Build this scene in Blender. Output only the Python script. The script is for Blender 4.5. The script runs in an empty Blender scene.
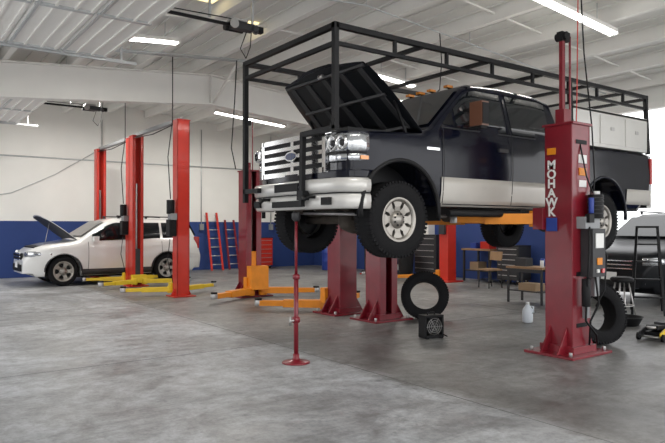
import bpy, bmesh, math, random
from mathutils import Vector, Matrix, Euler
random.seed(4)
scene=bpy.context.scene
COL=scene.collection
# ---------------------------------------------------------------- materials
def mat(name,color,rough=.5,metal=0.,var=.12,scale=6.,bump=0.,coat=0.,emit=None,estr=0.,spec=.5):
    m=bpy.data.materials.new(name); m.use_nodes=True
    nt=m.node_tree; N=nt.nodes; L=nt.links; p=N['Principled BSDF']
    p.inputs['Roughness'].default_value=rough; p.inputs['Metallic'].default_value=metal
    p.inputs['Specular IOR Level'].default_value=spec
    if coat: p.inputs['Coat Weight'].default_value=coat; p.inputs['Coat Roughness'].default_value=.06
    tc=N.new('ShaderNodeTexCoord'); no=N.new('ShaderNodeTexNoise')
    no.inputs['Scale'].default_value=scale; no.inputs['Detail'].default_value=4
    L.new(tc.outputs['Object'],no.inputs['Vector'])
    mx=N.new('ShaderNodeMix'); mx.data_type='RGBA'
    c=Vector(color)
    mx.inputs[6].default_value=(*(c*(1-var)),1); mx.inputs[7].default_value=(*[min(1,v*(1+var)) for v in c],1)
    L.new(no.outputs['Fac'],mx.inputs[0]); L.new(mx.outputs[2],p.inputs['Base Color'])
    if bump:
        b=N.new('ShaderNodeBump'); b.inputs['Strength'].default_value=bump; b.inputs['Distance'].default_value=.02
        L.new(no.outputs['Fac'],b.inputs['Height'])
        L.new(b.outputs['Normal'],p.inputs['Normal'])
    if emit:
        p.inputs['Emission Color'].default_value=(*emit,1); p.inputs['Emission Strength'].default_value=estr
    return m
M_navy=mat('paint_navy',(.0035,.0045,.011),.16,0,.1,coat=.10,spec=.24)
M_tan=mat('paint_silver_tan',(.46,.44,.40),.35,.15,.06,coat=.4)
M_cream=mat('paint_cream',(.60,.59,.56),.30,.15,.05,coat=.5)
M_white=mat('paint_white',(.78,.78,.76),.3,0,.03,coat=.7)
M_dark=mat('paint_charcoal',(.006,.007,.009),.4,0,.1,coat=.05,spec=.2)
M_glass=mat('tinted_glass',(.008,.010,.012),.06,0,.1,coat=.25,spec=.4)
M_chrome=mat('chrome',(.80,.80,.80),.14,1.,.04)
M_alloy=mat('alloy_rim',(.34,.32,.29),.38,.75,.08)
M_rubber=mat('tyre_rubber',(.010,.010,.011),.85,0,.3,bump=.2,scale=40,spec=.2)
M_black=mat('black_steel',(.006,.006,.007),.5,.0,.3,scale=12,spec=.25)
M_blackpl=mat('black_plastic',(.010,.010,.011),.6,0,.2,spec=.25)
M_under=mat('underbody_steel',(.06,.048,.038),.75,.2,.4,scale=9,bump=.3)
M_lens=mat('headlight_lens',(.50,.52,.54),.12,.75,.25,scale=30,coat=1)
M_amber=mat('amber_lens',(.75,.28,.05),.15,0,.1,coat=1)
M_mirror=mat('mirror_housing_brown',(.14,.06,.035),.3,0,.1,coat=.3)
M_redlens=mat('red_lens',(.5,.02,.02),.2,0,.1,coat=1)
M_maroon=mat('lift_paint_maroon',(.19,.007,.016),.35,0,.3,scale=5,coat=.3)
M_red=mat('lift_paint_red',(.55,.026,.012),.4,0,.15,scale=5,coat=.3)
M_orange=mat('lift_arm_orange',(.75,.25,.008),.45,0,.18,scale=7)
M_yellow=mat('lift_arm_yellow',(.75,.52,.02),.45,0,.15,scale=7)
M_grey=mat('grey_enclosure',(.28,.29,.30),.5,.2,.1)
M_dgrey=mat('dark_grey',(.035,.035,.038),.5,.2,.2)
M_steel=mat('bare_steel',(.45,.44,.43),.4,.9,.15,scale=14)
M_blue=mat('blue_paint',(.02,.05,.28),.45,0,.1)
M_label=mat('label_white',(.80,.80,.78),.5,0,.03)
M_jug=mat('jug_plastic',(.75,.80,.85),.35,0,.04)
M_wstruct=mat('white_steel',(.84,.83,.80),.5,0,.05,scale=2)
M_galv=mat('galvanised',(.55,.57,.58),.4,.6,.12,scale=10)
M_tube=mat('fluorescent_tube',(1,1,1),.3,0,0,emit=(1,.98,.93),estr=9)
M_sky=mat('translucent_skylight',(.9,.8,.5),.4,0,.1,emit=(1,.80,.40),estr=1.6)
M_wood=mat('bench_wood',(.30,.18,.09),.6,0,.25,scale=8)
M_card=mat('cardboard',(.36,.25,.15),.8,0,.15)
M_badge=mat('badge_blue',(.02,.04,.12),.25,0,.05,coat=1)
def wall_mat():
    m=bpy.data.materials.new('wall_paint'); m.use_nodes=True
    nt=m.node_tree;N=nt.nodes;L=nt.links;p=N['Principled BSDF'];p.inputs['Roughness'].default_value=.7
    tc=N.new('ShaderNodeTexCoord');sp=N.new('ShaderNodeSeparateXYZ');L.new(tc.outputs['Object'],sp.inputs[0])
    g=N.new('ShaderNodeMath');g.operation='GREATER_THAN';g.inputs[1].default_value=1.68;L.new(sp.outputs['Z'],g.inputs[0])
    no=N.new('ShaderNodeTexNoise');no.inputs['Scale'].default_value=1.3;no.inputs['Detail'].default_value=5;L.new(tc.outputs['Object'],no.inputs['Vector'])
    a=N.new('ShaderNodeMix');a.data_type='RGBA';a.inputs[6].default_value=(.78,.78,.75,1);a.inputs[7].default_value=(.90,.90,.86,1);L.new(no.outputs['Fac'],a.inputs[0])
    b=N.new('ShaderNodeMix');b.data_type='RGBA';b.inputs[6].default_value=(.014,.038,.16,1);b.inputs[7].default_value=(.024,.06,.23,1);L.new(no.outputs['Fac'],b.inputs[0])
    c=N.new('ShaderNodeMix');c.data_type='RGBA';L.new(g.outputs[0],c.inputs[0]);L.new(b.outputs[2],c.inputs[6]);L.new(a.outputs[2],c.inputs[7])
    L.new(c.outputs[2],p.inputs['Base Color']);return m
M_wall=wall_mat()
def floor_mat():
    m=bpy.data.materials.new('concrete_floor'); m.use_nodes=True
    nt=m.node_tree;N=nt.nodes;L=nt.links;p=N['Principled BSDF']
    tc=N.new('ShaderNodeTexCoord');sp=N.new('ShaderNodeSeparateXYZ');L.new(tc.outputs['Object'],sp.inputs[0])
    def noise(s,d,r=.6,dist=0,stretch=None):
        n=N.new('ShaderNodeTexNoise');n.inputs['Scale'].default_value=s;n.inputs['Detail'].default_value=d;n.inputs['Roughness'].default_value=r;n.inputs['Distortion'].default_value=dist
        if stretch:
            mp=N.new('ShaderNodeMapping');mp.inputs['Scale'].default_value=stretch;L.new(tc.outputs['Object'],mp.inputs[0]);L.new(mp.outputs[0],n.inputs['Vector'])
        else: L.new(tc.outputs['Object'],n.inputs['Vector'])
        return n
    def ramp(src,a,b,ca,cb):
        r=N.new('ShaderNodeValToRGB');r.color_ramp.elements[0].position=a;r.color_ramp.elements[1].position=b
        r.color_ramp.elements[0].color=ca;r.color_ramp.elements[1].color=cb;L.new(src,r.inputs[0]);return r
    def mul(a,b,f):
        m2=N.new('ShaderNodeMix');m2.data_type='RGBA';m2.blend_type='MULTIPLY';m2.inputs[0].default_value=f;L.new(a,m2.inputs[6]);L.new(b,m2.inputs[7]);return m2.outputs[2]
    n1=noise(.55,7,.65);n2=noise(5,9,.75);n3=noise(.9,8,.75,.6);n4=noise(26,6,.7);n5=noise(.35,9,.7,1.2);n6=noise(1.0,7,.7,.4,(.22,2.4,1))
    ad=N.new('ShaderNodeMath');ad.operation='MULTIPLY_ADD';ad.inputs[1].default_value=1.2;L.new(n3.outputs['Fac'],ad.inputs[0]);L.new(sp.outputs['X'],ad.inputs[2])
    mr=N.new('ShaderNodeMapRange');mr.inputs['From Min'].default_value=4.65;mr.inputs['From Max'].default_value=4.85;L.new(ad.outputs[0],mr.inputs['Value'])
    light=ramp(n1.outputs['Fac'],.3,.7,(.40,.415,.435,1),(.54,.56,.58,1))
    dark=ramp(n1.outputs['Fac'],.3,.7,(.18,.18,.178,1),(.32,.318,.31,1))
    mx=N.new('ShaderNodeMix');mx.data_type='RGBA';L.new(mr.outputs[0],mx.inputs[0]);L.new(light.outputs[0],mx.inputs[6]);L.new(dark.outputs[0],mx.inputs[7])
    o=mul(mx.outputs[2],ramp(n2.outputs['Fac'],.38,.58,(.55,.54,.53,1),(1,1,1,1)).outputs[0],.75)
    o=mul(o,ramp(n3.outputs['Fac'],.42,.52,(.58,.57,.56,1),(1,1,1,1)).outputs[0],.65)
    o=mul(o,ramp(n5.outputs['Fac'],.44,.52,(.70,.69,.68,1),(1,1,1,1)).outputs[0],.7)
    o=mul(o,ramp(n6.outputs['Fac'],.36,.47,(.60,.59,.58,1),(1,1,1,1)).outputs[0],.6)
    o=mul(o,ramp(n4.outputs['Fac'],.36,.52,(.68,.68,.68,1),(1,1,1,1)).outputs[0],.6)
    vo=N.new('ShaderNodeTexVoronoi');vo.inputs['Scale'].default_value=2.1;L.new(tc.outputs['Object'],vo.inputs['Vector'])
    o=mul(o,ramp(vo.outputs['Distance'],.03,.12,(.28,.26,.25,1),(1,1,1,1)).outputs[0],.6)
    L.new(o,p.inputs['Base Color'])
    rr=ramp(n3.outputs['Fac'],.3,.7,(.30,.30,.30,1),(.6,.6,.6,1));L.new(rr.outputs[0],p.inputs['Roughness'])
    b=N.new('ShaderNodeBump');b.inputs['Strength'].default_value=.15;b.inputs['Distance'].default_value=.01;L.new(n2.outputs['Fac'],b.inputs['Height']);L.new(b.outputs['Normal'],p.inputs['Normal'])
    return m
M_floor=floor_mat()
M_joint=mat('floor_joint_grey',(.15,.15,.15),.8)
M_ceil=mat('ceiling_panel_white',(.78,.78,.75),.6,0,.06,scale=1.2)
M_drive=mat('driveway_concrete',(.60,.59,.57),.85,0,.1,scale=.8)
# ---------------------------------------------------------------- mesh builder
class B:
    def __init__(s,name):
        s.name=name;s.bm=bmesh.new();s.mats=[];s.M=Matrix.Identity(4)
    def mi(s,m):
        if m not in s.mats:s.mats.append(m)
        return s.mats.index(m)
    def v(s,p): return s.bm.verts.new(s.M@Vector(p))
    def f(s,vs,m,smooth=False):
        try:
            fc=s.bm.faces.new(vs);fc.material_index=s.mi(m);fc.smooth=smooth;return fc
        except ValueError: return None
    def box(s,c,d,m,rot=None):
        R=Matrix.Identity(3) if rot is None else Euler([math.radians(a) for a in rot]).to_matrix()
        c=Vector(c);vs=[]
        for i in (-.5,.5):
            for j in (-.5,.5):
                for k in (-.5,.5): vs.append(s.v(c+R@Vector((i*d[0],j*d[1],k*d[2]))))
        for q in ((0,1,3,2),(4,6,7,5),(0,4,5,1),(2,3,7,6),(0,2,6,4),(1,5,7,3)): s.f([vs[i] for i in q],m)
    def beam(s,p1,p2,w,h,m,up=(0,0,1)):
        p1=Vector(p1);p2=Vector(p2);d=(p2-p1).normalized();up=Vector(up)
        if abs(d.dot(up))>.98: up=Vector((1,0,0))
        a=d.cross(up).normalized();b=a.cross(d).normalized()
        r1=[s.v(p1+a*i*w/2+b*j*h/2) for i,j in((-1,-1),(1,-1),(1,1),(-1,1))]
        r2=[s.v(p2+a*i*w/2+b*j*h/2) for i,j in((-1,-1),(1,-1),(1,1),(-1,1))]
        s.f(r1[::-1],m);s.f(r2,m)
        for i in range(4): s.f([r1[i],r1[(i+1)%4],r2[(i+1)%4],r2[i]],m)
    def cyl(s,p1,p2,r,m,seg=14,r2=None):
        s.tube([p1,p2],r,m,seg,r2)
    def tube(s,pts,r,m,seg=8,r2=None,cap=True):
        pts=[Vector(p) for p in pts];n=len(pts);rings=[];prev=None
        for i,p in enumerate(pts):
            if i==0:d=pts[1]-p
            elif i==n-1:d=p-pts[-2]
            else:d=(pts[i+1]-p).normalized()+(p-pts[i-1]).normalized()
            d.normalize()
            if prev is None:
                u=Vector((0,0,1)) if abs(d.z)<.9 else Vector((1,0,0))
                a=d.cross(u).normalized()
            else: a=(prev-d*prev.dot(d)).normalized()
            prev=a;b=d.cross(a)
            rr=r if r2 is None else r+(r2-r)*i/(n-1)
            rings.append([s.v(p+(a*math.cos(t)+b*math.sin(t))*rr) for t in [2*math.pi*k/seg for k in range(seg)]])
        for i in range(n-1):
            for k in range(seg): s.f([rings[i][k],rings[i][(k+1)%seg],rings[i+1][(k+1)%seg],rings[i+1][k]],m,True)
        if cap: s.f(rings[0][::-1],m);s.f(rings[-1],m)
    def lathe(s,c,axis,prof,m,seg=32,cap=True):
        c=Vector(c);d=Vector(axis).normalized();u=Vector((0,0,1)) if abs(d.z)<.9 else Vector((1,0,0))
        a=d.cross(u).normalized();b=d.cross(a)
        rings=[]
        for r,h in prof: rings.append([s.v(c+d*h+(a*math.cos(t)+b*math.sin(t))*max(r,.0005)) for t in [2*math.pi*k/seg for k in range(seg)]])
        for i in range(len(rings)-1):
            for k in range(seg): s.f([rings[i][k],rings[i][(k+1)%seg],rings[i+1][(k+1)%seg],rings[i+1][k]],m,True)
        if cap: s.f(rings[0][::-1],m);s.f(rings[-1],m)
    def prism(s,poly,y0,y1,m):
        A=[s.v((a,y0,b)) for a,b in poly];Bv=[s.v((a,y1,b)) for a,b in poly];n=len(poly)
        s.f(A,m);s.f(Bv[::-1],m)
        for i in range(n): s.f([A[i],Bv[i],Bv[(i+1)%n],A[(i+1)%n]],m)
    def strip(s,path,lo,hi,th,m,bulge=0.):
        rows=[];n=len(path)
        zs=[lo,lo+(hi-lo)*.15,lo+(hi-lo)*.5,lo+(hi-lo)*.85,hi];bb=[-.5*bulge,.6*bulge,bulge,.6*bulge,-.5*bulge]
        for i,(x,y) in enumerate(path):
            a=Vector(path[max(0,i-1)]);b=Vector(path[min(n-1,i+1)]);d=(b-a).normalized();nn=Vector((d.y,-d.x))
            col=[s.v((x-nn.x*q,y-nn.y*q,z)) for z,q in zip(zs,bb)]
            col+=[s.v((x+nn.x*th,y+nn.y*th,z)) for z in (hi,lo)]
            rows.append(col)
        K=len(rows[0])
        for i in range(n-1):
            for k in range(K): s.f([rows[i][k],rows[i+1][k],rows[i+1][(k+1)%K],rows[i][(k+1)%K]],m,k<4)
        s.f(rows[0][::-1],m);s.f(rows[-1],m)
    def done(s,bevel=0,parent=None):
        bmesh.ops.recalc_face_normals(s.bm,faces=s.bm.faces)
        me=bpy.data.meshes.new(s.name);s.bm.to_mesh(me);s.bm.free()
        for m in s.mats: me.materials.append(m)
        o=bpy.data.objects.new(s.name,me);COL.objects.link(o)
        if bevel:
            b=o.modifiers.new('bevel','BEVEL');b.width=bevel;b.segments=2;b.limit_method='ANGLE';b.angle_limit=math.radians(40);b.use_clamp_overlap=True
        if parent:o.parent=parent
        return o
def interp(P,smooth=0):
    def f0(x):
        if x<=P[0][0]:return P[0][1]
        for (a,b),(c,d) in zip(P,P[1:]):
            if x<=c:return b+(d-b)*(x-a)/(c-a)
        return P[-1][1]
    if not smooth:return f0
    def f(x):
        return sum(f0(min(P[-1][0],max(P[0][0],x+smooth*k/3)))for k in range(-3,4))/7
    return f
def loft(b,xs,bot,top,hw,m,levels=9,rt=.06):
    rings=[]
    for x in xs:
        zb=bot(x);zt=max(top(x),zb+.03);r=min(rt,(zt-zb)*.5)
        hs=[zb+(zt-r-zb)*k/levels for k in range(levels+1)]+[zt-r*.7,zt-r*.45,zt-r*.2,zt-r*.06,zt]
        R=[]
        for h in hs:
            d=zt-h;w=hw(x,h)
            if d<r: w-=1.4*(r-math.sqrt(max(0,r*r-(r-d)**2)))
            R.append((w,h))
        ring=[b.v((x,-w,h)) for w,h in R]+[b.v((x,w,h)) for w,h in reversed(R)]
        rings.append(ring)
    K=len(rings[0])
    for i in range(len(rings)-1):
        for k in range(K): b.f([rings[i][k],rings[i+1][k],rings[i+1][(k+1)%K],rings[i][(k+1)%K]],m,k!=K-1)
    b.f(rings[0],m);b.f(rings[-1][::-1],m)
def patch(b,x0,x1,lo,hi,hw,m,off=.008,nx=10,nz=5,sides=(-1,1)):
    for sd in sides:
        g=[]
        for i in range(nx+1):
            x=x0+(x1-x0)*i/nx;l=lo(x);h=max(hi(x),l+.004)
            g.append([b.v((x,sd*(hw(x,l+(h-l)*k/nz)+off),l+(h-l)*k/nz)) for k in range(nz+1)])
        back=[]
        for i in range(nx+1):
            x=x0+(x1-x0)*i/nx;l=lo(x);h=max(hi(x),l+.004)
            back.append([b.v((x,sd*(hw(x,z)-.02),z)) for z in (l,h)])
        for i in range(nx):
            for k in range(nz): b.f([g[i][k],g[i+1][k],g[i+1][k+1],g[i][k+1]],m,True)
            b.f([g[i][0],g[i+1][0],back[i+1][0],back[i][0]],m)
            b.f([g[i][-1],g[i+1][-1],back[i+1][1],back[i][1]],m)
def wheel(b,c,r,w,out,rimr=.56,spokes=8,lugs=True,rim=M_alloy):
    c=Vector(c)
    prof=[(rimr*r,-w*.42),(rimr*r+.02,-w*.48),(.78*r,-w*.5),(.92*r,-w*.47),(.985*r,-w*.38),(r,-w*.2),(r,w*.2),(.985*r,w*.38),(.92*r,w*.47),(.78*r,w*.5),(rimr*r+.02,w*.48),(rimr*r,w*.42),(rimr*r,-w*.42)]
    b.lathe(c,(0,1,0),prof,M_rubber,48,cap=False)
    if lugs:
        for k in range(56):
            a=2*math.pi*k/56
            for q in (-1,1):
                aa=a+(.05 if q>0 else 0)
                p=c+Vector((math.cos(aa)*r*.968,q*w*.33,math.sin(aa)*r*.968))
                b.box(p,(r*.07,w*.27,.030),M_rubber,(0,-math.degrees(aa),0))
    if rim is None: return
    R=rimr*r
    b.lathe(c,(0,out,0),[(R+.012,w*.46),(R-.01,w*.47),(R-.03,w*.40),(R-.05,w*.12),(R-.06,-.3*w)],rim,40,cap=False)
    b.lathe(c,(0,out,0),[(R-.02,w*.05),(.001,w*.06)],M_black,32,cap=False)
    for k in range(spokes):
        a=2*math.pi*k/spokes
        d=Vector((math.cos(a),0,math.sin(a)));t=Vector((-math.sin(a),0,math.cos(a)))
        o=Vector((0,out,0))
        for (ra,rb,wa,wb,ya,yb) in ((R*.22,R*.62,.20,.16,.30,.36),(R*.62,R*.98,.16,.36,.36,.38)):
            q=[c+d*ra+t*wa*R+o*w*ya,c+d*ra-t*wa*R+o*w*ya,c+d*rb-t*wb*R+o*w*yb,c+d*rb+t*wb*R+o*w*yb]
            A=[b.v(p) for p in q];D=[b.v(p-o*w*.16) for p in q]
            b.f(A,rim)
            for i in range(4): b.f([A[i],A[(i+1)%4],D[(i+1)%4],D[i]],rim)
    b.lathe(c,(0,out,0),[(R*.42,w*.10),(R*.42,w*.36),(R*.28,w*.44),(R*.2,w*.5),(.001,w*.51)],rim,24,cap=False)
    for k in range(spokes):
        a=2*math.pi*(k+.5)/spokes;p=c+Vector((math.cos(a)*R*.27,0,math.sin(a)*R*.27))
        b.cyl(p+Vector((0,out*w*.40,0)),p+Vector((0,out*w*.47,0)),.012,M_black,6)
def xsrange(a,b,step,extra=()):
    n=max(1,int(round((b-a)/step)));xs=[a+(b-a)*i/n for i in range(n+1)]
    return sorted(set([round(x,4) for x in xs]+[round(e,4) for e in extra if a<=e<=b]))
# ---------------------------------------------------------------- room
RX=14.0;LX=-1.0;BY=20.5;FY=-3.0
def roof(x): return 5.05+.08*(x-2) if x<6.5 else 5.41-.08*(x-6.5)
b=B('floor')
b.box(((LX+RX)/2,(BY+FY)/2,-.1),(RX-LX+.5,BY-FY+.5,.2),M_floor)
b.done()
b=B('trim_1')
for x in (4.15,9.4): b.box((x,(BY+FY)/2,.0005),(.008,BY-FY,.002),M_joint)
for y in (2.2,7.0,12.0,16.6): b.box(((LX+RX)/2,y,.0005),(RX-LX,.007,.002),M_joint)
b.done()
b=B('driveway')
b.box((5,5,-.26),(120,120,.1),M_drive);b.done()
b=B('wall_back')
b.prism([(LX-.2,0),(RX+.2,0),(RX+.2,roof(RX)),(6.5,roof(6.5)),(LX-.2,roof(LX))],BY,BY+.2,M_wall);b.done()
def wall_x(name,x,t,opens,H):
    b=B(name);y=FY
    for (a,c) in opens:
        if a>y: b.box((x,(y+a)/2,H/2),(t,a-y,H),M_wall)
        b.box((x,(a+c)/2,(4.15+H)/2),(t,c-a,H-4.15),M_wall);y=c
    if y<BY: b.box((x,(y+BY)/2,H/2),(t,BY-y,H),M_wall)
    b.done()
wall_x('wall_left',LX-.1,.2,[(-2.4,1.8),(6.3,10.6),(14.2,18.5)],roof(LX))
wall_x('wall_right',RX+.1,.2,[(-2.4,1.6),(4.4,9.3)],roof(RX))
b=B('trim_2')
for y in (4.4,9.3): b.box((RX-.02,y,2.08),(.16,.14,4.16),M_wstruct)
b.box((RX-.02,6.85,4.2),(.16,5.04,.14),M_wstruct)
b.done()
b=B('ceiling')
for (xa,xb) in ((LX-.3,6.5),(6.5,RX+.3)):
    b.prism([(xa,roof(xa)),(xb,roof(xb)),(xb,roof(xb)+.12),(xa,roof(xa)+.12)],FY-.3,BY+.3,M_ceil)
x=LX
while x<RX:
    b.box((x,(FY+BY)/2,roof(x)-.012),(.03,BY-FY,.03),M_ceil);x+=.325
b.done()
b=B('roof_purlin')
x=LX+.4
while x<RX-.2:
    z=roof(x)
    b.box((x,(FY+BY)/2,z-.12),(.022,BY-FY,.22),M_wstruct)
    b.box((x+.045,(FY+BY)/2,z-.23),(.11,BY-FY,.022),M_wstruct)
    b.box((x+.035,(FY+BY)/2,z-.012),(.09,BY-FY,.022),M_wstruct)
    x+=1.3
for y in (7.0,10.2,17.2):
    for xa in [LX+.4+1.3*k for k in range(11)]:
        xb=xa+1.3
        if xb>RX-.2:break
        b.beam((xa,y,roof(xa)-.12),(xb,y,roof(xb)-.12),.03,.03,M_wstruct)
b.done()
b=B('roof_girder')
GY=14.0
def gb(x): return 4.10+.08*(x-2) if x<6.5 else 4.46-.08*(x-6.5)
for (xa,xb) in ((LX,6.5),(6.5,RX)):
    b.prism([(xa,gb(xa)),(xb,gb(xb)),(xb,roof(xb)-.25),(xa,roof(xa)-.25)],GY-.01,GY+.01,M_wstruct)
    b.prism([(xa,gb(xa)-.02),(xb,gb(xb)-.02),(xb,gb(xb)+.01),(xa,gb(xa)+.01)],GY-.13,GY+.13,M_wstruct)
    b.prism([(xa,roof(xa)-.27),(xb,roof(xb)-.27),(xb,roof(xb)-.245),(xa,roof(xa)-.245)],GY-.13,GY+.13,M_wstruct)
for x in (6.5,12): b.box((x,GY,(gb(x)+roof(x)-.25)/2),(.02,.24,roof(x)-.25-gb(x)),M_wstruct)
for x in (LX+.15,RX-.15): b.box((x,GY,gb(x)/2),(.28,.26,gb(x)),M_wstruct)
for x in (6.6,9.8): b.beam((x,GY,gb(x)+.05),(x,GY-1.2,roof(x)-.22),.05,.05,M_wstruct)
b.done()
b=B('window_1')
for x,y in ((5.6,10.6),(4.3,9.35)): b.box((x,y,roof(x)-.008),(.42,.5,.016),M_sky)
b.done()
b=B('ceiling_pipe')
for yy,rr in ((12.2,.022),(12.35,.014),(8.0,.014)):
    pts=[(xx,yy,roof(xx)-.27) for xx in (3.4,5.0,6.5,8.5,11,13.6)];b.tube(pts,rr,M_galv,8)
for xx in (4.0,6.5,9.0,12.0):
    for yy in (12.2,8.0): b.cyl((xx,yy,roof(xx)-.28),(xx,yy,roof(xx)),.008,M_galv,6)
b.tube([(6.3,12.2,roof(6.3)-.27),(6.25,12.2,4.2),(6.2,12.25,3.2),(6.28,12.2,2.75)],.012,M_black,6)
b.tube([(8.2,8.0,roof(8.2)-.27),(8.25,8.0,4.5),(8.3,8.1,4.0),(8.2,8.2,3.9)],.010,M_black,6)
b.done()
def odoor(y0,y1,i):
    b=B('door_%d'%i)
    n=5;xa=-.7;w=.75
    for k in range(n):
        x0=xa+k*w
        b.box((x0+w/2,(y0+y1)/2,4.30),(w-.012,y1-y0,.035),M_wstruct)
        for q in (.06,.26,.49,.69): b.box((x0+q,(y0+y1)/2,4.275),(.035,y1-y0,.03),M_galv if q in(.06,) else M_wstruct)
        for yy in (y0+.05,(y0+y1)/2,y1-.05): b.box((x0+w/2,yy,4.27),(w-.04,.07,.03),M_galv)
    for yy in (y0-.05,y1+.05):
        b.box((1.3,yy,4.26),(4.5,.05,.05),M_galv)
        b.beam((3.3,yy,4.26),(3.3,yy,roof(3.3)-.0),.04,.03,M_galv)
        b.beam((1.2,yy,4.26),(1.2,yy,roof(1.2)-.0),.04,.03,M_galv)
        b.box((LX+.12,yy,2.1),(.06,.05,4.2),M_galv)
        b.beam((LX+.12,yy,4.0),(LX+.4,yy,4.26),.05,.05,M_galv)
    b.done()
    b=B('garage_door_opener')
    yc=(y0+y1)/2
    b.box((2.6,yc,4.5),(3.6,.04,.04),M_blackpl)
    b.box((4.42,yc,4.50),(.36,.14,.10),M_dgrey);b.box((4.35,yc,4.57),(.26,.20,.03),M_steel)
    b.cyl((4.2,yc+.13,4.5),(4.5,yc+.13,4.5),.055,M_black);b.cyl((4.6,yc-.12,4.48),(4.68,yc+.04,4.48),.045,M_dgrey)
    b.box((4.70,yc,4.5),(.14,.09,.09),M_black);b.lathe((4.25,yc-.11,4.5),(0,1,0),[(.07,0),(.07,.02)],M_steel,16)
    b.tube([(4.2,yc-.09,4.56),(2.6,yc-.05,4.53),(1.0,yc-.03,4.53)],.008,M_black,6)
    for x in (3.9,4.6): b.beam((x,yc,4.55),(x,yc,roof(x)),.03,.03,M_galv)
    b.tube([(4.5,yc,4.44),(4.45,yc+.1,4.2),(4.6,yc+.2,4.1),(4.7,yc+.25,4.3),(4.8,yc+.3,roof(4.8)-.05)],.008,M_black,6)
    b.done()
odoor(6.3,10.5,1);odoor(14.3,18.5,2)
def lamp(x,y,L,p=45):
    z=roof(x)-.34;dz=.08 if x<6.5 else -.08
    b=B('fluorescent_light')
    p1=(x-L/2,y,z-dz*L/2);p2=(x+L/2,y,z+dz*L/2)
    b.beam(p1,p2,.16,.06,M_wstruct)
    for q in (-.045,.045):
        b.cyl((p1[0]+.03,y+q,p1[2]-.05),(p2[0]-.03,y+q,p2[2]-.05),.019,M_tube,10)
    for e in (p1,p2): b.box((e[0],y,e[2]-.03),(.03,.17,.07),M_wstruct)
    for q in (-.3,.3): b.cyl((x+q*L,y,z+q*L*dz+.02),(x+q*L,y,roof(x+q*L)),.008,M_galv,6)
    o=b.done()
    l=bpy.data.lights.new('tube_light','AREA');l.shape='RECTANGLE';l.size=L;l.size_y=.12;l.energy=p;l.color=(1,.96,.89)
    lo=bpy.data.objects.new('tube_light',l);COL.objects.link(lo);lo.location=(x,y,z-.10);lo.parent=o
for a in ((3.84,10.94,1.22,80),(8.8,5.75,2.44,80),(9.3,17.1,2.44,190),(4.0,17.2,1.22,120),(9.4,10.6,1.22,60),(3.2,3.0,2.44,60),(12.3,13.5,2.44,90)): lamp(*a)
b=B('wall_conduit')
b.cyl((1,BY-.03,3.6),(13.5,BY-.03,3.6),.02,M_galv,8)
for x in (5.8,9.2,12): b.cyl((x,BY-.03,1.5),(x,BY-.03,4.9),.018,M_galv,8);b.box((x,BY-.05,1.5),(.14,.1,.22),M_grey)
b.tube([(2.0,BY-.03,2.3),(3.2,BY-.03,2.5),(4.4,BY-.03,3.1),(5.8,BY-.03,4.0)],.012,M_galv,6)
b.done()
# ---------------------------------------------------------------- pickup truck
TM=Matrix.Translation((3.64,6.05,1.22))
b=B('pickup_truck');b.M=TM
FW,RW=.95,4.91
def tbot(t):
    base=.52 if t>.42 else .70
    if t>5.9: base=.62
    for c in (FW,RW):
        d=abs(t-c)
        if d<.55: base=max(base,.44+math.sqrt(max(0,.55**2-d*d)))
    return base
ttop=interp([(0,1.25),(.28,1.25),(.4,1.285),(1.3,1.34),(1.42,1.40),(2.08,1.97),(2.25,2.04),(2.8,2.07),(3.5,2.05),(3.8,1.99),(3.93,1.50),(3.97,1.44),(6.22,1.44)])
def thw(t,h):
    w=1.0
    if t<.62: w-=.10*((.62-t)/.34)**2
    if h>1.40: w-=.02+(h-1.40)*.26
    if .75<h<1.3: w+=.014*math.sin((h-.75)/.55*math.pi)
    if h<.7: w-=.03*(.7-h)/.2
    return w
ext=[]
for c in (FW,RW):
    for q in (.55,.545,.53,.5,.46,.4,.3): ext+= [c-q,c+q]
ext+=[.42,.43,1.42,2.08,2.25,3.8,3.93,3.97,1.3]
loft(b,xsrange(.28,6.22,.09,ext),tbot,ttop,thw,M_navy,levels=10,rt=.07)
patch(b,FW+.60,RW-.56,lambda t:.515,lambda t:.85,thw,M_tan,.012,24,4)
patch(b,RW+.58,6.2,lambda t:.62,lambda t:.85,thw,M_tan,.012,6,4)
for c in (FW,RW):
    for sd in (-1,1):
        pts=[(c+.565*math.cos(a),sd*1.0,.44+.565*math.sin(a)) for a in [math.pi*(k/22)*1.06-.1 for k in range(23)]]
        b.tube(pts,.026,M_blackpl if c==FW else M_navy,8)
b.box((.95,0,.95),(1.0,1.25,.45),M_black)
b.box((4.9,0,.9),(1.4,1.2,.5),M_black)
for w in (-.42,.42): b.beam((.22,w,.60),(6.1,w,.60),.09,.17,M_under)
for t in (.32,1.6,3.0,4.2,6.0): b.box((t,0,.58),(.12,.84,.10),M_under)
for c in (FW,RW):
    b.cyl((c,-.8,.37),(c,.8,.37),.055,M_under,12)
    b.lathe((c,-.18 if c==FW else 0,.37),(1,0,0),[(.02,-.2),(.13,-.15),(.17,-.02),(.17,.06),(.08,.16),(.04,.25)],M_under,18)
    for w in (-.48,.48):
        b.tube([(c-.62,w,.58),(c-.3,w,.47),(c,w,.42),(c+.35,w,.47),(c+.7,w,.60)],.04,M_under,6)
        b.cyl((c+.12,w*1.15,.36),(c+.2,w*1.1,.95),.035,M_steel if c==FW else M_under,10)
b.cyl((.62,-.75,.42),(.66,.75,.46),.022,M_steel,8)
b.cyl((.42,-.5,.50),(.42,.5,.50),.03,M_under,8)
b.box((1.0,.0,.62),(.7,.4,.3),M_under);b.box((1.9,0,.52),(.8,.38,.28),M_under)
b.cyl((2.2,0,.5),(RW-.2,0,.40),.05,M_under,12)
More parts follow.
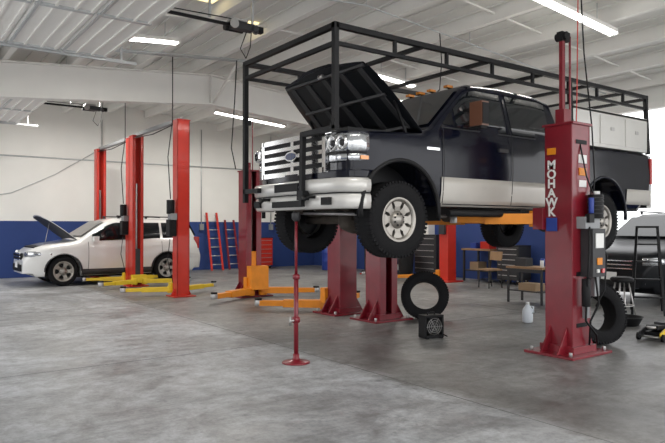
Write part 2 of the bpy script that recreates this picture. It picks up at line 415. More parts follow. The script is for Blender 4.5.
b.cyl((1.5,.3,.42),(5.9,.35,.5),.04,M_steel,10);b.cyl((3.0,.32,.45),(3.6,.32,.45),.10,M_under,14)
b.box((2.6,-.62,.47),(1.6,.12,.08),M_black)
for c in (FW,RW):
    for sd in (-1,1): wheel(b,(c,sd*.84,.36),.42,.28,sd,rimr=.55)
def wtop(t): return min(1.95,ttop(t)-.09)
patch(b,1.84,2.74,lambda t:1.44,lambda t:wtop(t),thw,M_glass,.006,12,4)
patch(b,2.86,3.66,lambda t:1.44,lambda t:wtop(t),thw,M_glass,.006,10,4)
patch(b,1.62,1.80,lambda t:1.46,lambda t:wtop(t),thw,M_blackpl,.006,5,3)
q=[(1.47,-.88,1.455),(1.47,.88,1.455),(2.06,.78,1.965),(2.06,-.78,1.965)]
n=Vector((-.65,0,.76))*.012
b.f([b.v(Vector(p)+n) for p in q],M_glass)
b.box((3.90,0,1.72),(.02,1.3,.35),M_glass,(0,-14,0))
for t in (1.58,2.80,3.86):
    patch(b,t-.006,t+.006,lambda x:.55,lambda x:1.40 if t!=2.8 else 1.9,thw,M_black,.014,1,8)
patch(b,1.58,3.86,lambda t:.535,lambda t:.547,thw,M_black,.016,2,1)
patch(b,1.58,3.86,lambda t:1.415,lambda t:1.432,thw,M_dgrey,.012,12,1)
for t in (2.62,3.68):
    for sd in (-1,1): b.box((t,sd*1.018,1.22),(.17,.035,.045),M_dgrey)
for sd in (-1,1):
    b.box((1.42,sd*1.012,1.16),(.20,.012,.028),M_chrome)
    b.tube([(1.7,sd*.97,.44),(3.75,sd*.97,.44)],.04,M_blackpl,8)
    mt=1.98
    b.beam((mt+.04,sd*.96,1.50),(mt,sd*1.14,1.50),.05,.03,M_blackpl);b.beam((mt+.04,sd*.93,1.66),(mt,sd*1.14,1.66),.05,.03,M_blackpl)
    b.box((mt-.01,sd*1.20,1.58),(.12,.18,.28),M_mirror);b.box((mt+.055,sd*1.20,1.58),(.01,.15,.24),M_chrome)
    b.box((mt-.01,sd*1.20,1.58),(.10,.20,.24),M_blackpl);b.box((mt-.02,sd*1.2,1.42),(.10,.16,.03),M_blackpl)
for w in (-.5,-.2,0,.2,.5): b.box((2.2,w,2.05),(.10,.07,.03),M_amber)
b.box((6.26,0,.68),(.14,1.9,.2),M_chrome)
for sd in (-1,1): b.box((6.2,sd*.97,1.15),(.06,.10,.4),M_redlens)
b.box((.85,0,1.31),(.95,1.6,.06),M_black)
b.box((.25,0,1.07),(.05,1.30,.44),M_black)
G0,G1,W=.885,1.275,.64
for z in (G0,G1): b.box((.215,0,z),(.08,2*W,.055),M_chrome)
for w in (-W,W): b.box((.215,w,(G0+G1)/2),(.08,.06,G1-G0+.055),M_chrome)
for z in (.985,1.08,1.175): b.box((.20,0,z),(.05,2*W-.05,.042),M_chrome)
b.box((.21,0,1.08),(.05,.06,.36),M_chrome)
def oval(cz,a,c,x0,x1,m):
    A=[b.v((x0,a*math.cos(t),cz+c*math.sin(t))) for t in [2*math.pi*k/28 for k in range(28)]]
    D=[b.v((x1,a*math.cos(t),cz+c*math.sin(t))) for t in [2*math.pi*k/28 for k in range(28)]]
    b.f(A,m);b.f(D,m)
    for k in range(28): b.f([A[k],A[(k+1)%28],D[(k+1)%28],D[k]],m)
oval(1.08,.125,.056,.165,.20,M_chrome);oval(1.08,.105,.040,.160,.168,M_badge)
for sd in (-1,1):
    P=[(.50,-.995),(.40,-.975),(.31,-.935),(.25,-.86),(.225,-.68)]
    def sg(P): return P if sd<0 else [(x,-y) for x,y in P][::-1]
    b.strip(sg(P),1.055,1.255,.05,M_lens,.014)
    b.strip(sg(P),.965,1.045,.05,M_lens,.008)
    b.strip(sg([(x-.006,y*1.004) for x,y in P]),1.043,1.058,.05,M_black,0)
    b.strip(sg([(x+.01,y*.997) for x,y in P]),.84,.967,.05,M_navy,.0)
    b.strip(sg([(x+.01,y*.997) for x,y in P]),1.252,1.275,.05,M_navy,.0)
    for w,x in ((.74,.215),(.87,.235)):
        b.lathe((x,sd*w,1.155),(-1,0,0),[(.001,-.01),(.055,-.005),(.07,.012),(.075,.012),(.078,-.02)],M_chrome,20,cap=False)
        b.lathe((x,sd*w,1.155),(-1,0,0),[(.001,.016),(.03,.008),(.035,-.01)],M_dgrey,14,cap=False)
    b.box((.44,sd*.998,1.00),(.10,.014,.04),M_amber)
P=[(.50,-1.02),(.38,-1.015),(.28,-.97),(.19,-.86),(.14,-.55),(.12,0),(.14,.55),(.19,.86),(.28,.97),(.38,1.015),(.50,1.02)]
b.strip([(x+.05,y*.985) for x,y in P],.79,.875,.10,M_navy,0)
b.strip(P,.64,.79,.06,M_cream,.018)
b.strip([(x+.010,y*.994) for x,y in P],.628,.642,.06,M_black,0)
b.strip([(x+.012,y*.99) for x,y in P],.47,.630,.06,M_cream,.012)
b.box((.115,0,.72),(.03,.50,.09),M_blackpl)
b.box((.118,.0,.535),(.03,.62,.07),M_blackpl)
for sd in (-1,1):
    b.tube([(.16,sd*.42,.60),(.06,sd*.42,.60),(.05,sd*.47,.57),(.06,sd*.52,.60),(.16,sd*.52,.60)],.018,M_black,8)
    b.box((.15,sd*.72,.55),(.04,.14,.08),M_blackpl)
    b.box((FW+.60,sd*.86,.50),(.02,.26,.30),M_blackpl)
# open hood
hg=Vector((1.36,0,1.34));ang=math.radians(43);Lh=1.13
def HP(s_,w,up=0.):
    return (hg.x-s_*math.cos(ang)-up*math.sin(ang),w,hg.z+s_*math.sin(ang)+up*math.cos(ang))
g=[];g2=[];NS,NW=8,12
for i in range(NS+1):
    s_=Lh*i/NS;row=[];row2=[]
    for k in range(NW+1):
        f=-1+2*k/NW;w=f*(.92-.12*(i/NS)**3);cr=.08*(1-f*f)+(.03 if abs(f)<.45 else 0)-.10*(i/NS)**5
        row.append(b.v(HP(s_,w,.03+cr)));row2.append(b.v(HP(s_,w,cr*.8-.01)))
    g.append(row);g2.append(row2)
for i in range(NS):
    for k in range(NW):
        b.f([g[i][k],g[i+1][k],g[i+1][k+1],g[i][k+1]],M_navy,True);b.f([g2[i][k],g2[i][k+1],g2[i+1][k+1],g2[i+1][k]],M_dark,True)
    for k in (0,NW): b.f([g[i][k],g[i+1][k],g2[i+1][k],g2[i][k]],M_navy)
for k in range(NW):
    for i in (0,NS): b.f([g[i][k],g[i][k+1],g2[i][k+1],g2[i][k]],M_navy)
for w in (-.75,-.38,0,.38,.75): b.beam(HP(.12,w,.0),HP(Lh-.12,w*.90,-.01),.08,.03,M_dgrey)
for s_ in (.12,.6,Lh-.12): b.beam(HP(s_,-.78,.0),HP(s_,.78,.0),.07,.03,M_dgrey)
b.lathe(HP(Lh-.06,0,-.03),(0,1,0),[(.03,-.05),(.03,.05)],M_steel,10)
for sd in (-1,1): b.beam((1.2,sd*.82,1.30),HP(.5,sd*.84,0),.02,.03,M_black)
for w0,w1 in ((-.99,-.55),(.55,.99)):
    b.box((5.12,(w0+w1)/2,1.70),(2.12,w1-w0,.52),M_cream)
b.box((5.12,0,1.95),(2.14,1.98,.035),M_cream)
for sd in (-1,1):
    for t in (4.45,5.12,5.80):
        b.box((t,sd*.995,1.70),(.62,.012,.42),M_cream);b.box((t,sd*1.005,1.72),(.09,.012,.05),M_steel)
ZT=2.32;ZB=2.14;r=.055
for w in (-.95,.95):
    b.beam((.10,w,ZT),(6.2,w,ZT),r,r,M_black);b.beam((.10,w,ZB),(6.2,w,ZB),r*.7,r*.7,M_black)
    for t in (.10,.9,1.7,2.5,3.3,4.1,4.8,5.5,6.2): b.beam((t,w,ZB),(t,w,ZT),.035,.035,M_black)
    for t in (4.12,6.16): b.beam((t,w*1.04,1.42),(t,w,ZT),r,r,M_black)
b.beam((.10,.95,.58),(.10,.95,ZT),r,r,M_black)
b.beam((.10,-.95,1.27),(.10,-.95,ZT+.03),r,r,M_black)
b.beam((.10,-.975,1.28),(.10,-.34,1.28),r,r,M_black)
b.beam((.10,-.36,1.30),(.08,-.36,.50),.055,.05,M_black);b.box((.10,-.36,.62),(.09,.12,.10),M_black)
b.beam((.10,.975,.72),(.10,.6,.72),r,r,M_black)
b.beam((.10,-.97,ZT),(.10,.97,ZT),r,r,M_black);b.beam((.10,-.95,ZB),(.10,.95,ZB),r*.8,r*.8,M_black)
for t in (1.3,2.4,3.5,4.6,5.5,6.2): b.beam((t,-.95,ZT-.02),(t,.95,ZT-.02),.045,.045,M_black)
truck=b.done()
# ---------------------------------------------------------------- lifts
def arm(b,p,q,m,w=.15,h=.12,pad=True):
    p=Vector(p);q=Vector(q);mid=p+(q-p)*.62
    b.beam(p,mid,w,h,m);b.beam(p+(q-p)*.5,q,w*.72,h*.72,m)
    b.cyl(p+Vector((0,0,-h*.75)),p+Vector((0,0,h*.75)),w*.55,m,16)
    if pad:
        b.cyl(q+Vector((0,0,-.05)),q+Vector((0,0,.05)),.07,M_steel,14);b.cyl(q+Vector((0,0,.05)),q+Vector((0,0,.085)),.065,M_blackpl,14)
def mcolumn(b,x,y,side,H=2.68,carz=1.62,arms=()):
    s=side
    b.box((x,y-s*.17,H/2),(.36,.03,H),M_maroon)
    for e in (-1,1):
        b.box((x+e*.17,y,H/2),(.03,.36,H),M_maroon)
        b.box((x+e*.12,y+s*.17,H/2),(.12,.03,H),M_maroon)
    b.box((x,y,H+.015),(.40,.42,.03),M_maroon)
    b.box((x,y,.015),(.80,.66,.03),M_maroon)
    b.box((x,y,.07),(.46,.46,.08),M_maroon)
    for e in (-1,1):
        b.prism([(x+e*.18,.03),(x+e*.38,.03),(x+e*.18,.34)],y-.12,y-.10,M_maroon)
        b.prism([(x+e*.18,.03),(x+e*.38,.03),(x+e*.18,.34)],y+.10,y+.12,M_maroon)
        for k in (-.26,.26): b.cyl((x+e*.34,y+k,.03),(x+e*.34,y+k,.075),.022,M_steel,8)
    b.box((x-.10,y,H+.55),(.05,.05,1.1),M_maroon);b.cyl((x+.06,y,H),(x+.06,y,H+1.1),.014,M_maroon,8)
    b.cyl((x-.055,y,H),(x-.055,y,H+1.05),.012,M_dgrey,8);b.box((x-.08,y,H+.10),(.14,.12,.2),M_maroon)
    b.box((x-.07,y,H+1.07),(.16,.08,.11),M_black);b.lathe((x-.10,y-.07,H+1.07),(0,1,0),[(.05,0),(.05,.14)],M_black,14)
    b.cyl((x+.02,y,.1),(x+.02,y,H),.045,M_steel,12)
    cm=M_maroon if carz>1 else M_orange
    b.box((x,y+s*.03,carz+.25),(.26,.28,.85),cm)
    b.box((x,y+s*.24,carz),(.50,.14,.26),cm)
    for q in arms: arm(b,(x+(.15 if q[0]>x else -.15),y+s*.32,carz),q,M_orange,.17,.13)
def txt(body,loc,size,rot,m,parent,name):
    c=bpy.data.curves.new(name,'FONT');c.body=body;c.size=size;c.extrude=.003;c.align_x='CENTER';c.offset=.004
    o=bpy.data.objects.new(name,c);COL.objects.link(o);o.location=loc;o.rotation_euler=rot
    bpy.context.view_layer.update()
    me=bpy.data.meshes.new_from_object(o.evaluated_get(bpy.context.evaluated_depsgraph_get()))
    o2=bpy.data.objects.new(name,me);COL.objects.link(o2);o2.matrix_world=o.matrix_world.copy();me.materials.clear();me.materials.append(m);o2.parent=parent
    bpy.data.objects.remove(o)
b=B('vehicle_lift')
cx,cy=6.71,4.44;zA=1.60
mcolumn(b,cx,cy,1,2.70,zA,[(6.02,5.60,zA),(8.05,5.62,zA)])
mcolumn(b,6.65,7.80,-1,2.70,zA,[(6.0,6.50,zA),(8.05,6.48,zA)])
b.box((cx-.198,cy+.08,1.53),(.008,.15,.16),M_blue)
b.box((cx-.198,cy+.08,2.40),(.008,.12,.08),M_orange)
for z in (.35,.95,2.5): b.box((cx,cy-.188,z),(.22,.006,.05),M_black)
b.box((cx+.10,cy-.27,1.20),(.26,.16,.56),M_dgrey);b.box((cx+.10,cy-.355,1.34),(.16,.012,.17),M_label);b.box((cx+.10,cy-.355,1.10),(.10,.012,.08),M_orange)
b.box((cx+.16,cy-.36,.99),(.05,.02,.05),M_redlens);b.box((cx+.06,cy-.36,.99),(.04,.02,.04),M_label)
b.box((cx+.05,cy-.24,1.55),(.30,.12,.14),M_grey);b.box((cx-.03,cy-.31,1.60),(.10,.06,.10),M_black)
b.cyl((cx+.14,cy-.28,1.60),(cx+.14,cy-.28,1.88),.088,M_black,18);b.cyl((cx+.14,cy-.28,1.88),(cx+.14,cy-.28,1.92),.05,M_steel,14)
for k in range(5): b.lathe((cx+.14,cy-.28,1.65+k*.045),(0,0,1),[(.088,0),(.096,.008),(.088,.016)],M_dgrey,18,False)
b.cyl((cx+.02,cy-.30,1.66),(cx+.02,cy-.30,1.84),.03,M_blue,12)
b.cyl((cx-.06,cy-.28,.58),(cx-.06,cy-.28,.90),.05,M_black,12)
b.box((cx+.20,cy-.22,.80),(.10,.08,.24),M_grey);b.box((cx+.05,cy-.21,.50),(.08,.05,.14),M_grey)
b.tube([(cx+.1,cy-.30,.92),(cx+.12,cy-.33,.6),(cx+.06,cy-.26,.4),(cx+.1,cy-.22,.10)],.014,M_black,6)
b.tube([(cx-.02,cy-.30,1.5),(cx-.12,cy-.36,1.2),(cx-.10,cy-.32,.85),(cx+.02,cy-.26,.6)],.014,M_black,6)
b.tube([(cx-.02,cy-.26,.6),(cx-.10,cy-.30,.42),(cx+.05,cy-.34,.25),(cx+.2,cy-.26,.12)],.014,M_black,6)
b.tube([(cx+.22,cy-.28,1.4),(cx+.34,cy-.30,1.15),(cx+.32,cy-.28,.75),(cx+.24,cy-.22,.55)],.012,M_black,6)
b.tube([(cx+.08,cy-.28,1.90),(cx+.0,cy-.25,2.1),(cx-.02,cy-.2,2.4),(cx-.02,cy-.12,2.75)],.010,M_black,6)
b.tube([(cx+.16,cy-.24,1.86),(cx+.22,cy-.22,2.1),(cx+.20,cy-.2,2.7),(cx+.20,cy-.1,3.6),(cx+.22,cy,roof(cx)-.1)],.010,M_black,6)
b.tube([(cx+.2,cy+.1,1.7),(cx+.30,cy+.1,2.1),(cx+.28,cy+.05,3.0),(cx+.26,cy,roof(cx)-.1)],.008,M_red,6)
b.box((cx+.02,cy-.19,2.30),(.16,.012,.10),M_label);b.box((cx+.02,cy-.19,2.15),(.14,.012,.09),M_orange);b.box((cx+.02,cy-.19,2.01),(.14,.012,.08),M_label)
lift=b.done(.006)
for i,ch in enumerate('MOHAWK'):
    txt(ch,(cx-.198,cy+.08,2.19-i*.112),.15,(math.radians(90),0,math.radians(-90)),M_label,lift,'lettering_%d'%i)
b=B('vehicle_lift')
mcolumn(b,6.6,8.80,1,2.70,.30,[])
arm(b,(6.45,9.1,.14),(5.55,9.9,.14),M_orange,.17,.13);arm(b,(6.75,9.1,.14),(7.8,9.9,.14),M_orange,.17,.13)
mcolumn(b,6.6,12.15,-1,2.70,.30,[])
arm(b,(6.45,11.85,.14),(5.35,11.3,.14),M_orange,.17,.13);arm(b,(6.75,11.85,.14),(7.7,11.2,.14),M_orange,.17,.13)
b.box((6.6,11.8,.42),(.42,.20,.5),M_orange)
b.done(.006)
def rlift(x,ya,yb):
    b=B('vehicle_lift')
    H=3.8
    for y,s in ((ya,1),(yb,-1)):
        b.box((x,y-s*.12,H/2),(.28,.02,H),M_red)
        for e in (-1,1): b.box((x+e*.13,y,H/2),(.02,.26,H),M_red);b.box((x+e*.10,y+s*.12,H/2),(.07,.02,H),M_red)
        b.box((x,y,.012),(.5,.46,.024),M_red);b.box((x,y,H+.01),(.3,.3,.02),M_red)
        b.box((x,y,.55),(.2,.22,.8),M_dgrey);b.box((x,y+s*.2,.20),(.36,.14,.20),M_yellow)
        b.cyl((x,y,.1),(x,y,2.6),.035,M_steel,8)
        arm(b,(x-.13,y+s*.26,.14),(x-1.05,y+s*.62,.14),M_yellow,.13,.1);arm(b,(x+.13,y+s*.26,.14),(x+1.1,y+s*.7,.14),M_yellow,.13,.1)
        for e in (-1,1):b.prism([(x+e*.14,.02),(x+e*.24,.02),(x+e*.14,.2)],y-.01,y+.01,M_red)
    b.box((x,(ya+yb)/2,H+.04),(.10,yb-ya,.08),M_grey);b.tube([(x-.1,ya,H-.05),(x-.1,(ya+yb)/2,H-.12),(x-.1,yb,H-.05)],.012,M_black,6)
    b.box((x-.20,ya-.02,1.72),(.14,.2,.14),M_grey);b.cyl((x-.24,ya,1.78),(x-.24,ya,2.08),.085,M_black,14);b.box((x-.22,ya,1.48),(.16,.20,.36),M_blackpl)
    b.tube([(x-.25,ya,1.25),(x-.3,ya,.8),(x-.18,ya,.3)],.01,M_black,6)
    b.tube([(x-.24,ya,2.1),(x-.3,ya,3.0),(x-.2,ya,H),(x-.2,ya,roof(x)-.1)],.012,M_black,6)
    b.done(.004)
rlift(5.35,12.95,15.85);rlift(5.42,16.35,19.3)
b=B('vehicle_lift')
for x,y,s in ((12.7,12.1,1),(12.7,15.3,-1)):
    b.box((x,y,1.35),(.32,.32,2.7),M_red);b.box((x,y,.02),(.6,.6,.04),M_red);b.box((x,y+s*.2,.2),(.4,.14,.24),M_orange)
    b.box((x,y+s*.17,1.35),(.12,.02,2.6),M_dgrey)
    arm(b,(x-.15,y+s*.3,.14),(x-1.1,y+s*.9,.14),M_orange);b.box((x-.2,y,1.5),(.1,.2,.4),M_dgrey)
b.done(.006)
# ---------------------------------------------------------------- cars
def car(name,x0,yc,paint,L=4.67,H=1.69,hoodopen=True,dark=False):
    b=B(name);k=L/4.67;kh=H/1.69
    b.M=Matrix.Translation((x0,yc,0))@Matrix.Diagonal((k,1,kh,1))
    top=interp([(0,.60),(.04,.76),(.14,.88),(.3,.96),(.6,1.03),(1.15,1.10),(1.28,1.14),(1.65,1.40),(1.98,1.59),(2.2,1.67),(2.7,1.70),(3.3,1.70),(3.8,1.68),(4.2,1.62),(4.36,1.52),(4.52,1.18),(4.63,1.0),(4.67,.6)],.08)
    def bot(t):
        base=.24 if .25<t<4.4 else .32
        for c in (.9,3.62):
            d=abs(t-c)
            if d<.43: base=max(base,.36+math.sqrt(max(0,.43**2-d*d)))
        return base
    def hw(t,h):
        w=.94
        if t<.85:w-=.30*((.85-t)/.85)**2.4
        if t>4.0:w-=.18*((t-4.0)/.67)**2
        if h>1.0:w-=(h-1.0)*.28+.10*max(0,h-1.3)
        if h<.5:w-=.10*(.5-h)/.3
        w+=.025*math.sin(min(1,max(0,(h-.5)/.5))*math.pi)
        return w
    ex=[]
    for c in (.9,3.62):
        for q in (.43,.42,.4,.36,.3,.2):ex+=[c-q,c+q]
    loft(b,xsrange(0,4.67,.07,ex),bot,top,hw,paint,10,.14)
    up=lambda t:min(1.56,top(t)-.11)
    for a,c in ((1.60,2.52),(2.59,3.42),(3.49,4.22)):
        patch(b,a,c,lambda t:1.10+.03*(t-1.7),up,hw,M_glass,.006,10,3)
    patch(b,1.34,3.19,lambda t:.25,lambda t:.40,hw,M_dgrey,.012,8,2)
    for c in (.9,3.62):
        for sd in (-1,1):
            b.tube([(c+.44*math.cos(a),sd*(hw(c+.44*math.cos(a),.6)-.01),.36+.44*math.sin(a)) for a in [math.pi*q/16 for q in range(17)]],.022,M_dgrey if not dark else M_dark,6)
    for t in (1.5,2.56,3.46): patch(b,t-.005,t+.005,lambda x:.4,lambda x:1.08,hw,M_black,.008,1,5)
    for t in (2.4,3.28):
        for sd in(-1,1): b.box((t,sd*.955,.95),(.16,.03,.035),paint if not dark else M_chrome)
    for sd in (-1,1):
        b.box((1.66,sd*1.02,1.15),(.12,.2,.13),paint)
        b.beam((2.3,sd*.66,1.735),(4.0,sd*.66,1.71),.03,.03,M_dgrey)
        for t in (2.35,3.1,3.9): b.box((t,sd*.66,1.70),(.06,.03,.06),M_dgrey)
        P=[(.62,-.935),(.35,-.865),(.14,-.77),(.05,-.62)]
        if sd>0:P=[(x,-y) for x,y in P][::-1]
        b.strip(P,.71,.86,.05,M_lens,.02)
        b.box((4.53,sd*.76,1.02),(.16,.14,.32),M_redlens)
        b.lathe((.10,sd*.60,.42),(-1,0,0),[(.001,0),(.06,0),(.07,.03)],M_lens,14)
    b.box((.9,0,.62),(.9,1.3,.4),M_black);b.box((3.62,0,.62),(.9,1.3,.4),M_black);b.box((2.3,0,.24),(3.6,1.5,.1),M_black)
    b.box((.0,0,.73),(.06,.95,.16),M_blackpl)
    for z in (.66,.73,.80): b.box((-.03,0,z),(.03,.95,.018),M_chrome)
    b.box((-.01,0,.45),(.06,1.0,.16),M_blackpl);b.box((-.035,0,.52),(.015,.32,.14),M_label)
    b.box((.04,0,.335),(.05,1.1,.05),M_dgrey)
    q=[(1.36,-.78,1.21),(1.36,.78,1.21),(1.96,.66,1.595),(1.96,-.66,1.595)]
    b.f([b.v(Vector(p)+Vector((-.012,0,.02))) for p in q],M_glass)
    q=[(4.32,-.64,1.56),(4.32,.64,1.56),(4.52,.68,1.20),(4.52,-.68,1.20)]
    b.f([b.v(Vector(p)+Vector((.04,0,.02))) for p in q],M_glass)
    for c in (.9,3.62):
        for sd in (-1,1): wheel(b,(c,sd*.81,.36),.36,.22,sd,.66,5,False)
    if hoodopen:
        b.box((.72,0,1.0),(.95,1.2,.06),M_black,(0,-8,0))
        an=math.radians(37);ln=1.1;hx,hz=1.25,1.14
        g=[]
        for i in range(9):
            s_=ln*i/8;row=[]
            for j in range(9):
                f=-1+j/4;w=f*(.80-.24*(i/8)**3);cr=.06*(1-f*f)-.12*(i/8)**4
                row.append((Vector((hx-s_*math.cos(an)-cr*math.sin(an),w,hz+s_*math.sin(an)+cr*math.cos(an)))))
            g.append(row)
        T=[[b.v(p) for p in r_] for r_ in g];U=[[b.v(p+Vector((.03*math.sin(an),0,-.03))) for p in r_] for r_ in g]
        for i in range(8):
            for j in range(8):
                b.f([T[i][j],T[i+1][j],T[i+1][j+1],T[i][j+1]],paint,True);b.f([U[i][j],U[i][j+1],U[i+1][j+1],U[i+1][j]],M_dgrey,True)
            for j in (0,8): b.f([T[i][j],T[i+1][j],U[i+1][j],U[i][j]],paint)
        for j in range(8): b.f([T[8][j],T[8][j+1],U[8][j+1],U[8][j]],paint)
        b.cyl((.5,-.6,.95),(.62,-.6,1.55),.008,M_steel,6)
    return b.done()
car('suv_car',2.95,17.80,M_white,H=1.75)
car('suv_car',11.6,6.75,M_dark,L=4.9,H=1.8,hoodopen=False,dark=True)
# ---------------------------------------------------------------- props
b=B('jack_stand');jx,jy=3.76,5.86
b.lathe((jx,jy,0),(0,0,1),[(.155,0),(.155,.012),(.14,.02),(.05,.035),(.035,.06),(.035,.10)],M_maroon,28)
b.cyl((jx,jy,.06),(jx,jy,.95),.026,M_maroon,14)
b.cyl((jx,jy,.95),(jx,jy,1.60),.016,M_maroon,12)
b.lathe((jx,jy,.44),(0,0,1),[(.03,0),(.045,.01),(.045,.06),(.03,.07)],M_maroon,14)
b.lathe((jx,jy,.92),(0,0,1),[(.03,0),(.04,.01),(.04,.05),(.02,.06)],M_maroon,14)
b.cyl((jx-.09,jy-.02,.47),(jx+.02,jy,.47),.012,M_steel,8);b.cyl((jx-.09,jy-.02,.42),(jx-.09,jy-.02,.52),.012,M_steel,8)
b.lathe((jx,jy,1.59),(0,0,1),[(.02,-.03),(.05,0),(.05,.06),(.03,.075)],M_dgrey,14)
b.done()
b=B('tire');b.M=Matrix.Translation((7.50,4.56,.385))@Euler((math.radians(-12),0,math.radians(-18))).to_matrix().to_4x4()
wheel(b,(0,0,0),.39,.26,-1,.58,8,True,None);b.done()
b=B('tire');b.M=Matrix.Translation((7.25,7.42,.38))@Euler((math.radians(-14),0,math.radians(-42))).to_matrix().to_4x4()
wheel(b,(0,0,0),.385,.25,-1,.60,8,True,None);b.done()
b=B('floor_fan');b.M=Matrix.Translation((6.10,6.12,0))@Matrix.Rotation(math.radians(-12),4,'Z')
for e in (-1,1):
    b.box((e*.135,0,.16),(.03,.16,.29),M_blackpl);b.box((0,0,.16+e*.135),(.30,.16,.03),M_blackpl)
    b.box((e*.11,0,.012),(.04,.2,.024),M_blackpl)
b.lathe((0,-.08,.16),(0,1,0),[(.125,0),(.125,.12),(.115,.12),(.115,0)],M_dgrey,24,False)
b.cyl((0,-.06,.16),(0,.05,.16),.045,M_dgrey,16);b.box((0,.06,.16),(.27,.02,.27),M_black)
for r in (.05,.08,.11):
    b.tube([(r*math.cos(a),-.085,.16+r*math.sin(a)) for a in [math.pi*k/12 for k in range(25)]],.003,M_steel,5,cap=False)
for k in range(6):
    a=math.pi*k/3;b.box((.07*math.cos(a),-.03,.16+.07*math.sin(a)),(.09,.006,.05),M_dgrey,(25,-math.degrees(a),0))
    b.cyl((0,-.087,.16),(.125*math.cos(a),-.087,.16+.125*math.sin(a)),.003,M_steel,5)
b.tube([(-.06,0,.30),(-.05,0,.34),(.05,0,.34),(.06,0,.30)],.01,M_blackpl,6)
b.tube([(.14,.02,.10),(.2,.03,.03),(.22,-.06,.012)],.008,M_black,6)
b.done()
b=B('plastic_jug')
b.lathe((8.3,6.2,0),(0,0,1),[(.07,0),(.08,.01),(.082,.17),(.075,.21),(.03,.27),(.025,.285)],M_jug,20)
b.lathe((8.3,6.2,.285),(0,0,1),[(.028,0),(.028,.03),(.02,.034)],M_label,16)
b.tube([(8.3,6.14,.265),(8.31,6.10,.25),(8.31,6.10,.17),(8.3,6.13,.14)],.012,M_jug,8)
b.done()
b=B('floor_jack');b.M=Matrix.Translation((8.60,4.30,0))@Matrix.Rotation(math.radians(10),4,'Z')
for e in (-1,1):
    b.prism([(-.38,.05),(.34,.05),(.36,.10),(.2,.15),(-.2,.15),(-.38,.11)],e*.13-.01,e*.13+.01,M_yellow if e<0 else M_dgrey)
    for x in (-.34,.32): b.cyl((x,e*.15-.02,.05),(x,e*.15+.02,.05),.05,M_black,14)
b.beam((.2,0,.12),(-.30,0,.17),.14,.06,M_black);b.lathe((-.32,0,.16),(0,0,1),[(.06,0),(.06,.03)],M_steel,14)
b.box((.22,0,.13),(.2,.2,.12),M_dgrey);b.cyl((.28,0,.15),(.95,.0,.30),.018,M_black,8)
b.box((0,0,.08),(.5,.22,.05),M_black)
b.cyl((-.34,-.16,.05),(-.34,.16,.05),.012,M_steel,8);b.cyl((.32,-.16,.05),(.32,.16,.05),.012,M_steel,8)
b.done()
b=B('drain_pan')
b.lathe((9.3,5.2,0),(0,0,1),[(.22,0),(.28,.12),(.29,.13),(.27,.13),(.21,.02),(.001,.02)],M_blackpl,24);b.done()
b=B('shop_stool')
sx,sy=9.9,5.55
b.lathe((sx,sy,.60),(0,0,1),[(.16,0),(.18,.02),(.18,.06),(.15,.08),(.001,.085)],M_blackpl,24)
for k in range(4):
    a=math.pi/4+math.pi/2*k;b.cyl((sx+.22*math.cos(a),sy+.22*math.sin(a),0),(sx+.10*math.cos(a),sy+.10*math.sin(a),.60),.013,M_steel,8)
b.tube([(sx+.18*math.cos(a),sy+.18*math.sin(a),.22) for a in [math.pi*k/10 for k in range(21)]],.010,M_steel,6,cap=False)
b.done()
def stepladder(name,x,y,h,m,rz=0,n=5,w=.5):
    b=B(name);b.M=Matrix.Translation((x,y,0))@Matrix.Rotation(math.radians(rz),4,'Z')
    sp=.24*h
    for e in (-1,1):
        b.beam((e*w/2,-sp,0),(e*w*.32,0,h),.04,.025,m);b.beam((e*w/2,sp,0),(e*w*.32,.03,h*.98),.03,.025,m)
        b.beam((e*w*.43,-sp*.6,h*.42),(e*w*.43,sp*.6,h*.42),.02,.01,m)
    for k in range(1,n):
        f=k/n;b.box((0,-sp*(1-f),h*f),(w*(1-.36*f),.08,.025),m)
    b.box((0,0,h),(w*.72,.16,.035),m)
    b.done()
stepladder('step_ladder',10.9,5.65,1.5,M_black,-60)
def lean(name,x,y0,y1,h,w,m):
    b=B(name)
    for e in (-1,1): b.beam((x+e*w/2,y0,0),(x+e*w/2*.9,y1,h),.07,.03,m,up=(0,-1,0))
    n=int(h/.3)
    for k in range(1,n+1):
        f=(k*.3-.1)/h;b.cyl((x-w/2,y0+(y1-y0)*f,h*f),(x+w/2,y0+(y1-y0)*f,h*f),.016,M_galv,8)
    b.done()
lean('ladder',9.55,19.9,20.4,2.0,.42,M_red)
lean('ladder',10.25,20.0,20.42,1.75,.38,M_maroon)
def chest(x,y,h,w,d,m,rz=0):
    b=B('tool_chest');b.M=Matrix.Translation((x,y,0))@Matrix.Rotation(math.radians(rz),4,'Z')
    b.box((0,0,.12+(h-.12)/2),(w,d,h-.12),m)
    n=6
    for k in range(n):
        z=.14+(h-.18)*(k+.5)/n;b.box((0,-d/2-.008,z),(w-.06,.016,(h-.18)/n-.02),m);b.box((0,-d/2-.025,z+.03),(w-.12,.02,.018),M_steel)
    for i in (-1,1):
        for j in (-1,1): b.cyl((i*(w/2-.08),j*(d/2-.08)-.02,.06),(i*(w/2-.08),j*(d/2-.08)+.02,.06),.06,M_black,12);b.box((i*(w/2-.08),j*(d/2-.08),.11),(.05,.05,.05),M_steel)
    b.box((0,0,h+.01),(w+.02,d+.02,.02),M_black)
    b.done(.004)
chest(13.55,13.6,1.25,.9,.5,M_dgrey,-90)
chest(11.2,19.9,1.1,.8,.5,M_red)
chest(13.55,10.55,1.0,.7,.5,M_dgrey,-90)
b=B('workbench')
b.box((13.6,11.6,.88),(.7,1.0,.05),M_wood)
for i in (-1,1):
    for j in (-1,1): b.box((13.6+i*.3,11.6+j*.45,.43),(.05,.05,.86),M_dgrey)
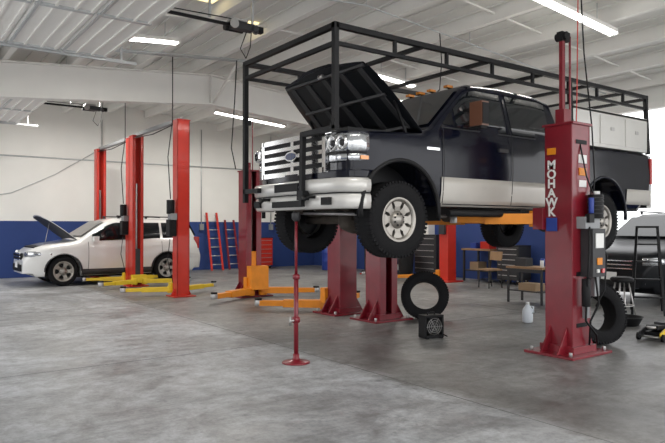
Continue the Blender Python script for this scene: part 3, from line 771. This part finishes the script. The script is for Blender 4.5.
b.box((13.6,11.6,.3),(.6,.95,.03),M_dgrey);b.box((13.55,11.4,1.0),(.3,.3,.2),M_red);b.box((13.6,11.8,.42),(.35,.3,.22),M_card);b.box((13.6,11.85,.98),(.3,.2,.16),M_blue)
b.done()
# small work table in front of the wall
b=B('work_table');b.M=Matrix.Translation((10.5,7.75,0))
b.box((0,0,.70),(.50,.85,.04),M_wood);b.box((0,0,.24),(.44,.78,.02),M_dgrey)
for i in (-1,1):
    for j in (-1,1): b.box((i*.22,j*.39,.34),(.035,.035,.68),M_dgrey)
    b.box((i*.22,0,.64),(.02,.76,.06),M_dgrey)
b.box((0,.18,.80),(.22,.26,.16),M_dgrey);b.cyl((.08,-.2,.72),(.08,-.2,.88),.04,M_blue,12);b.cyl((-.08,-.3,.72),(-.08,-.3,.85),.035,M_label,12)
b.box((0,0,.32),(.3,.4,.14),M_card)
b.done()
# folding metal chair beside the bench
b=B('shop_chair');b.M=Matrix.Translation((12.3,10.3,0))@Matrix.Rotation(math.radians(-100),4,'Z')
b.box((0,0,.45),(.42,.42,.04),M_wood);b.box((0,.20,.78),(.42,.03,.22),M_wood,(-8,0,0))
for i in (-1,1):
    b.cyl((i*.19,-.19,0),(i*.19,-.17,.44),.014,M_dgrey,8);b.cyl((i*.19,.22,0),(i*.19,.18,.45),.014,M_dgrey,8);b.cyl((i*.19,.18,.45),(i*.19,.22,.88),.014,M_dgrey,8)
    b.cyl((i*.19,-.18,.2),(i*.19,.20,.2),.010,M_dgrey,8)
b.done()
b=B('storage_shelf')
for y in (15.0,16.5):
    for x in (13.35,13.85): b.box((x,y,1.0),(.04,.04,2.0),M_dgrey)
for z in (.1,.6,1.1,1.6,1.98): b.box((13.6,15.75,z),(.54,1.54,.03),M_dgrey)
for z in (.115,.615,1.115,1.615):
    y=15.1
    while y<16.3:
        w=random.uniform(.15,.35);h=random.uniform(.15,.36);b.box((13.6,y+w/2,z+h/2),(.4,w,h),random.choice([M_card,M_blue,M_red,M_label,M_dgrey,M_yellow]));y+=w+.04
b.done()
b=B('oil_drum')
b.lathe((12.9,17.9,0),(0,0,1),[(.28,0),(.29,.02),(.285,.28),(.295,.30),(.285,.32),(.285,.58),(.295,.60),(.285,.62),(.29,.86),(.27,.87),(.27,.85),(.001,.85)],M_blue,28)
b.done()
b=B('trash_can')
b.lathe((12.9,14.0,0),(0,0,1),[(.20,0),(.25,.7),(.27,.71),(.27,.74),(.24,.74),(.20,.1),(.001,.1)],M_dgrey,24)
b.done()
# ---------------------------------------------------------------- light, world, camera
w=bpy.data.worlds.new('world');scene.world=w;w.use_nodes=True
bg=w.node_tree.nodes['Background'];bg.inputs[0].default_value=(.98,.985,1,1);bg.inputs[1].default_value=2.8
scene.view_settings.view_transform='Standard'
cam=bpy.data.cameras.new('camera');co=bpy.data.objects.new('camera',cam);COL.objects.link(co)
co.location=(0,0,1.5);cam.sensor_width=36;cam.lens=34.0;cam.clip_end=300
co.rotation_euler=(math.radians(90.5),0,math.radians(-36))
scene.camera=co
